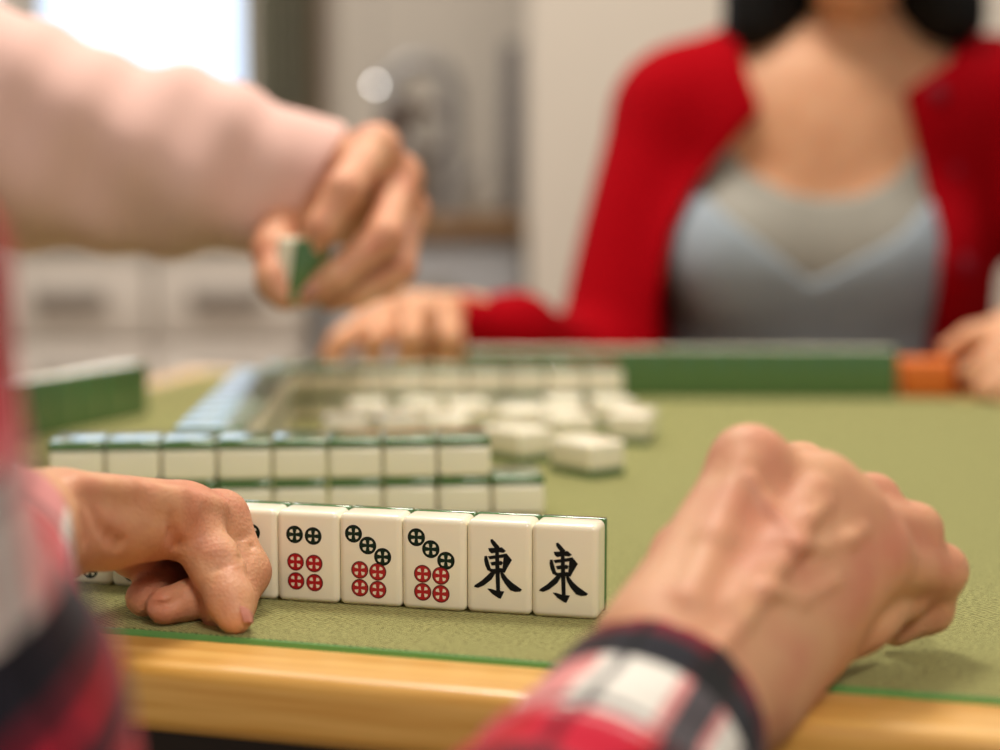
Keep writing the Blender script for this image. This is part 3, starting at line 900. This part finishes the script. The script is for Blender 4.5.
for sgn in (-1, 1):
    HB.ell(hc + np.array((sgn * .031, -.082, .022)), (.013, .008, .008), .006, cut=True)
    HB.ell(hc + np.array((sgn * .030, -.066, .019)), (.0125, .0125, .010), .003)
    HB.ell(hc + np.array((sgn * .078, .015, .005)), (.010, .018, .030), .008)
HB.chain([shl, ell_, wrl], [.04, .034, .022], .02); HB.chain([shr, elr, wrr], [.04, .034, .022], .02)
# fields for the two hands in finer voxels
h1 = Field(np.min([qw(300, 380, 1.48), qw(300, 380, 1.66)], 0) - .01, np.max([qw(490, 280, 1.48), qw(490, 280, 1.66)], 0) + .01, 0.0022)
def hand_r(b):
    w0 = qw(470, 326, 1.60)
    b.cone(qw(500, 330, 1.63), w0, .026, .023, .01)
    kn = [qw(440, 315, 1.565), qw(414, 310, 1.570), qw(390, 314, 1.58), qw(368, 324, 1.59)]
    for k_, r_ in zip(kn, (.0165, .0165, .0155, .014)):
        b.cone(w0, k_, .02, r_, .015)
    b.chain([kn[0], qw(449, 338, 1.543), qw(446, 357, 1.55)], [.0150, .0125, .0105], .004)
    b.chain([kn[1], qw(411, 338, 1.535), qw(405, 357, 1.54)], [.0150, .0125, .0105], .004)
    b.chain([kn[2], qw(378, 341, 1.543), qw(371, 358, 1.55)], [.0140, .0120, .010], .004)
    b.chain([kn[3], qw(342, 342, 1.553), qw(331, 358, 1.55)], [.0130, .0115, .010], .004)
    b.chain([w0, qw(455, 346, 1.585), qw(430, 358, 1.57)], [.018, .014, .011], .008)
    def sd_(x, y):
        for d in np.arange(1.48, 1.64, .001):
            k = np.round((qw(x, y, d) - b.lo) / b.h).astype(int)
            if np.all(k >= 0) and np.all(k < b.n) and b.f[tuple(k)] < 0: return d
        return 1.55
    for line in ([(428, 318), (430, 332), (427, 348), (424, 358)], [(396, 322), (394, 338), (388, 356)], [(364, 332), (358, 346), (350, 358)]):
        p3 = [qw(x, y, sd_(x, y) - .002) for x, y in line]
        for u_, v_ in zip(p3[:-1], p3[1:]): b.cone(u_, v_, .0065, .0065, .004, cut=True)
hand_r(h1)
h2 = Field(np.min([qw(915, 420, 1.44), qw(915, 420, 1.64)], 0) - .01, np.max([qw(1080, 280, 1.44), qw(1080, 280, 1.64)], 0) + .01, 0.0022)
def hand_l(b):
    w0 = qw(1052, 330, 1.57)
    b.cone(wrr, w0, .025, .022, .01)
    kn = [qw(1003, 332, 1.53), qw(1008, 347, 1.515), qw(1016, 362, 1.505), qw(1024, 374, 1.50)]
    for k_, r_ in zip(kn, (.0155, .0155, .0150, .013)): b.cone(w0, k_, .021, r_, .015)
    b.chain([kn[0], qw(972, 338, 1.54), qw(950, 350, 1.55)], [.0140, .0115, .0095], .004)
    b.chain([kn[1], qw(986, 366, 1.505), qw(970, 374, 1.51)], [.0140, .0115, .0095], .004)
    b.chain([kn[2], qw(998, 382, 1.495), qw(984, 390, 1.495)], [.0135, .011, .0095], .004)
    b.chain([kn[3], qw(1010, 390, 1.49), qw(1000, 395, 1.488)], [.0120, .010, .0085], .004)
    b.chain([w0, qw(1010, 325, 1.575), qw(985, 335, 1.585)], [.018, .013, .010], .006)
hand_l(h2)
field_mesh('body', [HB, h1, h2], M['skin_b'], woman, it=3)

def blob(name, c, r, m, par=woman, rz=0.0):
    bm = bmesh.new(); bmesh.ops.create_uvsphere(bm, u_segments=16, v_segments=10, radius=1)
    for vv in bm.verts: vv.co = Vector((vv.co.x * r[0], vv.co.y * r[1], vv.co.z * r[2]))
    o_ = link_mesh(name, bm_mesh(name, bm), m, par); o_.location = c; o_.rotation_euler = (0, rz, 0); return o_
EYEW = mat('eye_white', srgb(235, 230, 222), rough=.2); EYEB = mat('dark_iris', srgb(28, 18, 12), rough=.15)
LIP = mat('lip_tint', srgb(176, 82, 76), rough=.4)
for sgn in (-1, 1):
    ey = blob('eye', tuple(hc + np.array((sgn * .030, -.0725, .019))), (.0105, .0085, .0052), EYEW)
    blob('iris', (0, -.0062, 0), (.0046, .0028, .0046), EYEB, ey)
    blob('eyebrow', tuple(hc + np.array((sgn * .031, -.079, .040))), (.017, .005, .0026), M['hair'], rz=sgn * .12)
blob('lips', tuple(hc + np.array((0, -.090, -.043))), (.020, .006, .0065), LIP)

# grey inner top with scooped neckline
def garment(name, f, material, it=2, fl=Bt):
    v, qd = nets(f.astype(np.float32), fl.lo, fl.h); v = relax(v, qd, it)
    return link_mesh(name, mesh_np(name, v, qd), material, woman)
neck = np.interp(PX, [600, 690, 716, 745, 780, 812, 850, 885, 915, 940, 1050], [60, 60, 128, 172, 192, 198, 195, 178, 140, 60, 60])
inner = np.maximum(base - .004, (neck - PY) * MPX)
garment('inner_top', inner, M['grey'])
vee = np.interp(PX, [560, 680, 720, 800, 880, 930, 1050], [140, 168, 215, 278, 235, 185, 140])
outer = np.maximum(base - .009, (vee - PY) * MPX * .8)
garment('v_neck_top', outer, M['bluegrey'])
# cardigan: shell over torso and arms, open at the front
CF = Field(np.array((-.40, -.34, .55)), np.array((.48, .22, 1.30)), 0.005)
CF.ell(qw(828, 310, WD + .06), (.150, .092, .30), .05)
CF.cone(qw(690, 108, WD + .05), qw(985, 100, WD + .05), .048, .048, .06)
CF.ell(qw(835, 150, WD + .045), (.125, .075, .10), .05)
CF.ell(qw(742, 258, WD - .01), (.062, .060, .062), .035); CF.ell(qw(885, 258, WD - .01), (.062, .060, .062), .035)
CF.ell(qw(828, 520, WD + .05), (.165, .115, .13), .06)
CF.cone(qw(690, 250, WD + .05), qw(672, 420, WD + .03), .05, .06, .04)
CF.f -= .017
for a, b_, ra, rb in ((shl, ell_, .054, .049), (ell_, qw(512, 336, 1.635), .045, .031), (qw(512, 336, 1.635), qw(459, 324, 1.588), .031, .030), (shr, elr, .054, .046), (elr, wrr, .046, .030)):
    CF.cone(a, b_, ra, rb, .03)
X2, Y2, Z2 = CF.grid()
CPX = px_of(X2, Z2); CPY = py_of(Z2)
CF.f += (0.0035 * np.sin(CPX * .045 + CPY * .02) * np.clip((CPY - 60) / 200, 0, 1)).astype(np.float32)
le = np.interp(CPY, [-60, 30, 70, 112, 150, 190, 230, 300, 420], [790, 737, 742, 755, 722, 690, 668, 656, 652])
re = np.interp(CPY, [-60, 15, 60, 95, 150, 230, 300, 420], [935, 990, 950, 895, 908, 924, 922, 918])
opening = np.minimum(np.minimum(CPX - le, re - CPX) * MPX, np.where(CPY > 130, .0, .085) - Y2)
cf = np.maximum(CF.f, opening.astype(np.float32))
cf = np.maximum(cf, ((22 - CPY) * MPX * .8 - np.clip(np.abs(CPX - 850) - 115, -200, 200) * MPX * .25).astype(np.float32))
v, qd = nets(cf, CF.lo, CF.h); v = relax(v, qd, 2)
link_mesh('cardigan', mesh_np('cardigan', v, qd), M['red'], woman)
for (bx, by) in ((925, 96), (942, 172), (948, 262)):
    bm = bmesh.new()
    bmesh.ops.create_uvsphere(bm, u_segments=16, v_segments=8, radius=1)
    for vv in bm.verts: vv.co = Vector((vv.co.x * .0095, vv.co.y * .004, vv.co.z * .0095))
    bo = link_mesh('button', bm_mesh('button', bm), M['button'], woman)
    # find the cardigan surface in front of this spot
    pos = qw(bx, by, WD); ix = np.argmin(abs(CF.ax[0] - pos[0])); iz = np.argmin(abs(CF.ax[2] - pos[2]))
    col = cf[ix, :, iz]; ins = np.where(col < 0)[0]
    bo.location = (pos[0], CF.ax[1][ins[0]] - .001 if len(ins) else pos[1], pos[2])
# hair: bob ending above the shoulders
Hf = Field(hc + np.array((-.16, -.14, -.16)), hc + np.array((.16, .19, .18)), 0.004)
Hf.ell(hc + np.array((0, .03, .035)), (.098, .105, .105), .03)
for sgn, bx, by in ((-1, 752, 22), (1, 955, 14)):
    Hf.cone(hc + np.array((sgn * .082, .0, .03)), qw(bx, by, WD + .0), .036, .030, .03)
    Hf.cone(hc + np.array((sgn * .072, .03, .03)), qw(bx - sgn * 30, by - 12, WD + .02), .038, .032, .03)
    Hf.cone(hc + np.array((sgn * .072, .05, .03)), qw(bx + sgn * -6, by, WD + .07), .04, .034, .04)
    Hf.cone(hc + np.array((sgn * .03, .08, .03)), qw(856 + sgn * 45, by, WD + .10), .05, .042, .04)
Hf.ell(hc + np.array((0, -.075, -.02)), (.062, .075, .085), .02, cut=True)
Xh, Yh, Zh = Hf.grid(); Hf.f += (.0018 * np.sin(Xh * 420 + 3 * np.sin(Zh * 30))).astype(np.float32)
field_mesh('hair', [Hf], M['hair'], woman, it=1)

# ------------------------------------------------------------------ the room
def struct(o): o['kind'] = 'structure'; return o
YB = 3.40
def xk(px, y=YB): return (px - 500) / F * (y * CP + .0)
def zk(py, y=YB): return CAMZ + (169 - py) / F * y
struct(box('floor', -3.2, 2.6, -1.0, YB + .15, -0.05, 0, M['floor']))
# kitchen wall, with the window opening cut out of four pieces in one mesh
wx0, wx1, wz0, wz1 = xk(28), xk(250), zk(160), 2.05
vx0, vx1 = xk(-260), xk(2)
bm = bmesh.new()
for a in ((-3.2, vx0, 0, 2.6), (vx0, wx1, 0, wz0), (vx0, wx1, wz1, 2.6), (vx1, wx0, wz0, wz1), (wx1, 2.6, 0, 2.6)):
    box_bm(bm, a[0], a[1], YB, YB + .12, a[2], a[3])
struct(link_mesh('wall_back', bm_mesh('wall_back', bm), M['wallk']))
def window(n, x0, x1):
    w_ = empty('window_%d' % n, ((x0 + x1) / 2, YB + .05, wz0)); struct(w_)
    ox, oy, oz = w_.location
    bm = bmesh.new(); t = .018
    for a in ((x0, x1, wz0, wz0 + t), (x0, x1, wz1 - t, wz1), (x0, x0 + t, wz0 + t, wz1 - t), (x1 - t, x1, wz0 + t, wz1 - t)):
        box_bm(bm, a[0] - ox, a[1] - ox, -.02, .02, a[2] - oz, a[3] - oz, .002, 1)
    link_mesh('window_frame', bm_mesh('window_frame', bm), M['frame'], w_)
    bm = bmesh.new()                                   # gathered sheer curtain, daylight behind it
    nn = 60; rows = []
    for i in range(nn + 1):
        x = x0 + t + (x1 - x0 - 2 * t) * i / nn; y = .022 + .006 * math.sin(i * .9)
        rows.append((bm.verts.new((x - ox, y, t)), bm.verts.new((x - ox, y, wz1 - wz0 - t))))
    for i in range(nn): bm.faces.new((rows[i][0], rows[i + 1][0], rows[i + 1][1], rows[i][1]))
    link_mesh('sheer_curtain', bm_mesh('sheer_curtain', bm), M['window'], w_)
window(1, wx0, wx1); window(2, vx0, vx1)
# olive curtain hanging beside the window
bm = bmesh.new(); nn = 48; rows = []
x0, x1 = xk(252, 3.3), xk(312, 3.3)
for i in range(nn + 1):
    x = x0 + (x1 - x0) * i / nn; y = 3.345 + .016 * math.sin(i * .8)
    rows.append([bm.verts.new((x, y, zk(150, 3.3))), bm.verts.new((x, y, 2.15))])
for i in range(nn): bm.faces.new((rows[i][0], rows[i + 1][0], rows[i + 1][1], rows[i][1]))
bmesh.ops.solidify(bm, geom=bm.faces[:], thickness=.004)
o = link_mesh('curtain', bm_mesh('curtain', bm), M['olive']); tag(o, 'olive grey curtain hanging beside the bright window', 'curtain')
o = struct(box('trim_1', xk(313, 3.38), xk(322, 3.38), YB - .02, YB, zk(215), 2.6, M['brown']))
# dining-side wall, nearer, with its end face
YW = 2.75
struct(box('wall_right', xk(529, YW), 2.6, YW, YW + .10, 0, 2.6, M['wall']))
struct(box('shade_panel', xk(503, 3.25), xk(521, 3.25), 3.25, 3.30, 0, zk(45, 3.25), M['strip'], .004))  # dark panel put where there is only a strip of shade

# kitchen units below the window
YC = 2.95
def cabinet(name, x0, x1, y0, y1, z1, body, label, doors):
    c_ = empty(name, ((x0 + x1) / 2, (y0 + y1) / 2, 0)); tag(c_, label, 'cabinet')
    ox, oy = c_.location.x, c_.location.y
    def bx(nm, a, b, cc, d_, e, f_, m_, bev=.002, par=c_):
        return box(nm, a - ox, b - ox, cc - oy, d_ - oy, e, f_, m_, bev, 2, par)
    bx('carcass', x0, x1, y0 + .02, y1, .08, z1, body)
    bx('plinth', x0, x1, y0 + .06, y1, 0, .08, M['slot'])
    nd = doors; wd = (x1 - x0) / nd
    for i in range(nd):
        a = x0 + i * wd + .004; b = x0 + (i + 1) * wd - .004
        dr = bx('drawer', a, b, y0, y0 + .018, z1 - .155, z1 - .008, body, .003)
        hb = box('handle', (a + b) / 2 - .058 - ox, (a + b) / 2 + .058 - ox, y0 - .018 - oy, y0 - oy, z1 - .098, z1 - .070, M['slot'], .004, 2, dr)
        dd = bx('door', a, b, y0, y0 + .018, .085, z1 - .163, body, .003)
        box('handle', (a + b) / 2 - .055 - ox, (a + b) / 2 + .055 - ox, y0 - .018 - oy, y0 - oy, z1 - .215, z1 - .195, M['slot'], .004, 2, dd)
ztop = zk(243, YC)
xa = [xk(-360, YC), xk(-135, YC), xk(138, YC), xk(300, YC)]
cabinet('kitchen_cabinet', xk(-14, YC), xk(148, YC), YC, YB - .005, ztop, M['cab'], 'cream kitchen cabinet under the window, behind the pink sleeve', 1)
cabinet('kitchen_cabinet', xk(149, YC), xk(300, YC), YC, YB - .005, ztop, M['cab'], 'cream kitchen cabinet directly below the pinching hand, right of its twin', 1)
zt2 = zk(238, 3.05)
cabinet('kitchen_cabinet', xk(314, 3.05), xk(524, 3.05), 3.05, YB - .005, zt2, M['cabb'], 'pale grey kitchen cabinet under the brown wooden counter by the wall corner', 1)
o = box('countertop', xk(-14, YC) , xk(300, YC), YC - .015, YB - .005, ztop, ztop + .022, M['counter'], .004); tag(o, 'pale stone countertop under the window', 'countertop')
o = box('countertop', xk(314, 3.05), xk(524, 3.05), 3.03, YB - .005, zt2, zt2 + .035, M['brown'], .004); tag(o, 'brown wooden countertop under the faucet', 'countertop')
# faucet
fz = zt2 + .035
fx = xk(452, 3.15)
fa_ = empty('kitchen_faucet', (fx, 3.15, fz)); tag(fa_, 'grey gooseneck kitchen faucet on the brown counter', 'faucet')
rr = .052; pts_ = [(0, 0, 0), (0, 0, .06), (0, 0, .12), (0, 0, .205)]
pts_ += [(-rr + rr * math.cos(a), 0, .205 + rr * math.sin(a)) for a in [i / 14 * PI for i in range(1, 15)]]
pts_ += [(-2 * rr, 0, .19), (-2 * rr, 0, .165)]
tube('spout', pts_, .0165, M['chrome'], fa_)
tube('base_collar', [(0, 0, 0), (0, 0, .02)], .026, M['chrome'], fa_)
tube('spray_head', [(-2 * rr, 0, .172), (-2 * rr, 0, .125)], [.017, .021], M['darkbrown'], fa_)
tube('lever', [(.012, 0, .05), (.03, -.01, .065), (.05, -.012, .085)], .007, M['chrome'], fa_)
# round wooden knob-handled pot behind the spout
pk = P(398, 120, 3.2)
pot = empty('kettle', (xk(404, 3.25), 3.27, fz)); tag(pot, 'dark brown kettle on the wooden counter behind the faucet', 'kettle')
tube('kettle_body', [(0, 0, 0), (0, 0, .01), (0, 0, .06), (0, 0, .11), (0, 0, .14), (0, 0, .15)], [.045, .058, .060, .050, .032, .012], M['slot'], pot, 28)
tube('knob', [(0, 0, .15), (0, 0, .158), (0, 0, .185), (0, 0, .196)], [.012, .024, .026, .012], M['darkbrown'], pot, 20)
tube('grip', [(.05, 0, .10), (.075, 0, .13), (.07, 0, .17), (.04, 0, .185), (0, 0, .19)], .010, M['darkbrown'], pot, 14)

# added glowing bead, stands in for the blurred bright highlight on the tap
glint = empty('tap_glint', P(375, 85, 3.1)); tag(glint, 'small glowing bead added as a tap highlight, left side of the faucet arch', 'glint')
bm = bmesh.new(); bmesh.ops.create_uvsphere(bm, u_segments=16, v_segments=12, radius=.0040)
link_mesh('glow_bead', bm_mesh('glow_bead', bm), emit_mat('glint_glow', (1, .97, .93, 1), 11), glint)
tube('cord', [(0, .002, .0045), (0, .01, .2), (0, .02, 1.4)], .0012, M['strip'], glint, 8)

# ------------------------------------------------------------------ light
wd = bpy.data.worlds.new('room_ambience'); S.world = wd; wd.use_nodes = True
bg = wd.node_tree.nodes['Background']; bg.inputs['Color'].default_value = (1.0, .93, .84, 1); bg.inputs['Strength'].default_value = 0.32

def area(name, loc, target, size, power, col):
    l = bpy.data.lights.new(name, 'AREA'); l.shape = 'RECTANGLE'; l.size, l.size_y = size; l.energy = power; l.color = col
    o_ = bpy.data.objects.new(name, l); COL.objects.link(o_); o_.location = loc
    o_.rotation_euler = (Vector(target) - Vector(loc)).to_track_quat('-Z', 'Y').to_euler()
    return o_
area('overhead_light', (-0.08, 1.42, 2.35), (-0.05, 1.05, .75), (.45, .45), 27, (1, .93, .83))
fl_l = area('front_fill', (0.45, -0.50, 2.05), (0.0, .82, .75), (.4, .4), 3.2, (1, .93, .83)); fl_l.data.spread = math.radians(80)  # unseen fill added behind the camera to brighten the tile fronts
area('overhead_light', (-.9, 2.35, 2.45), (-.5, 3.3, .9), (.5, .5), 25, (1, .95, .90))  # added light, brightens the kitchen wall and cabinets
area('overhead_light', (1.0, 2.15, 2.45), (.4, 2.75, 1.1), (.5, .5), 12, (1, .95, .90))  # extra light put in for the beige wall behind the woman

# ------------------------------------------------------------------ camera
cd = bpy.data.cameras.new('camera'); co = bpy.data.objects.new('camera', cd); COL.objects.link(co)
co.location = CAM; co.rotation_euler = (PI / 2 - PITCH, 0, 0)
cd.sensor_width = 36; cd.lens = F * 36 / 1000; cd.clip_start = 0.02
cd.dof.use_dof = True; cd.dof.focus_distance = 0.785; cd.dof.aperture_fstop = cd.lens / 1000 / 0.0205
S.camera = co
S.view_settings.view_transform = 'Standard'; S.view_settings.look = 'None'; S.view_settings.gamma = 1
S.view_settings.use_curve_mapping = False; S.view_settings.exposure = 0.0
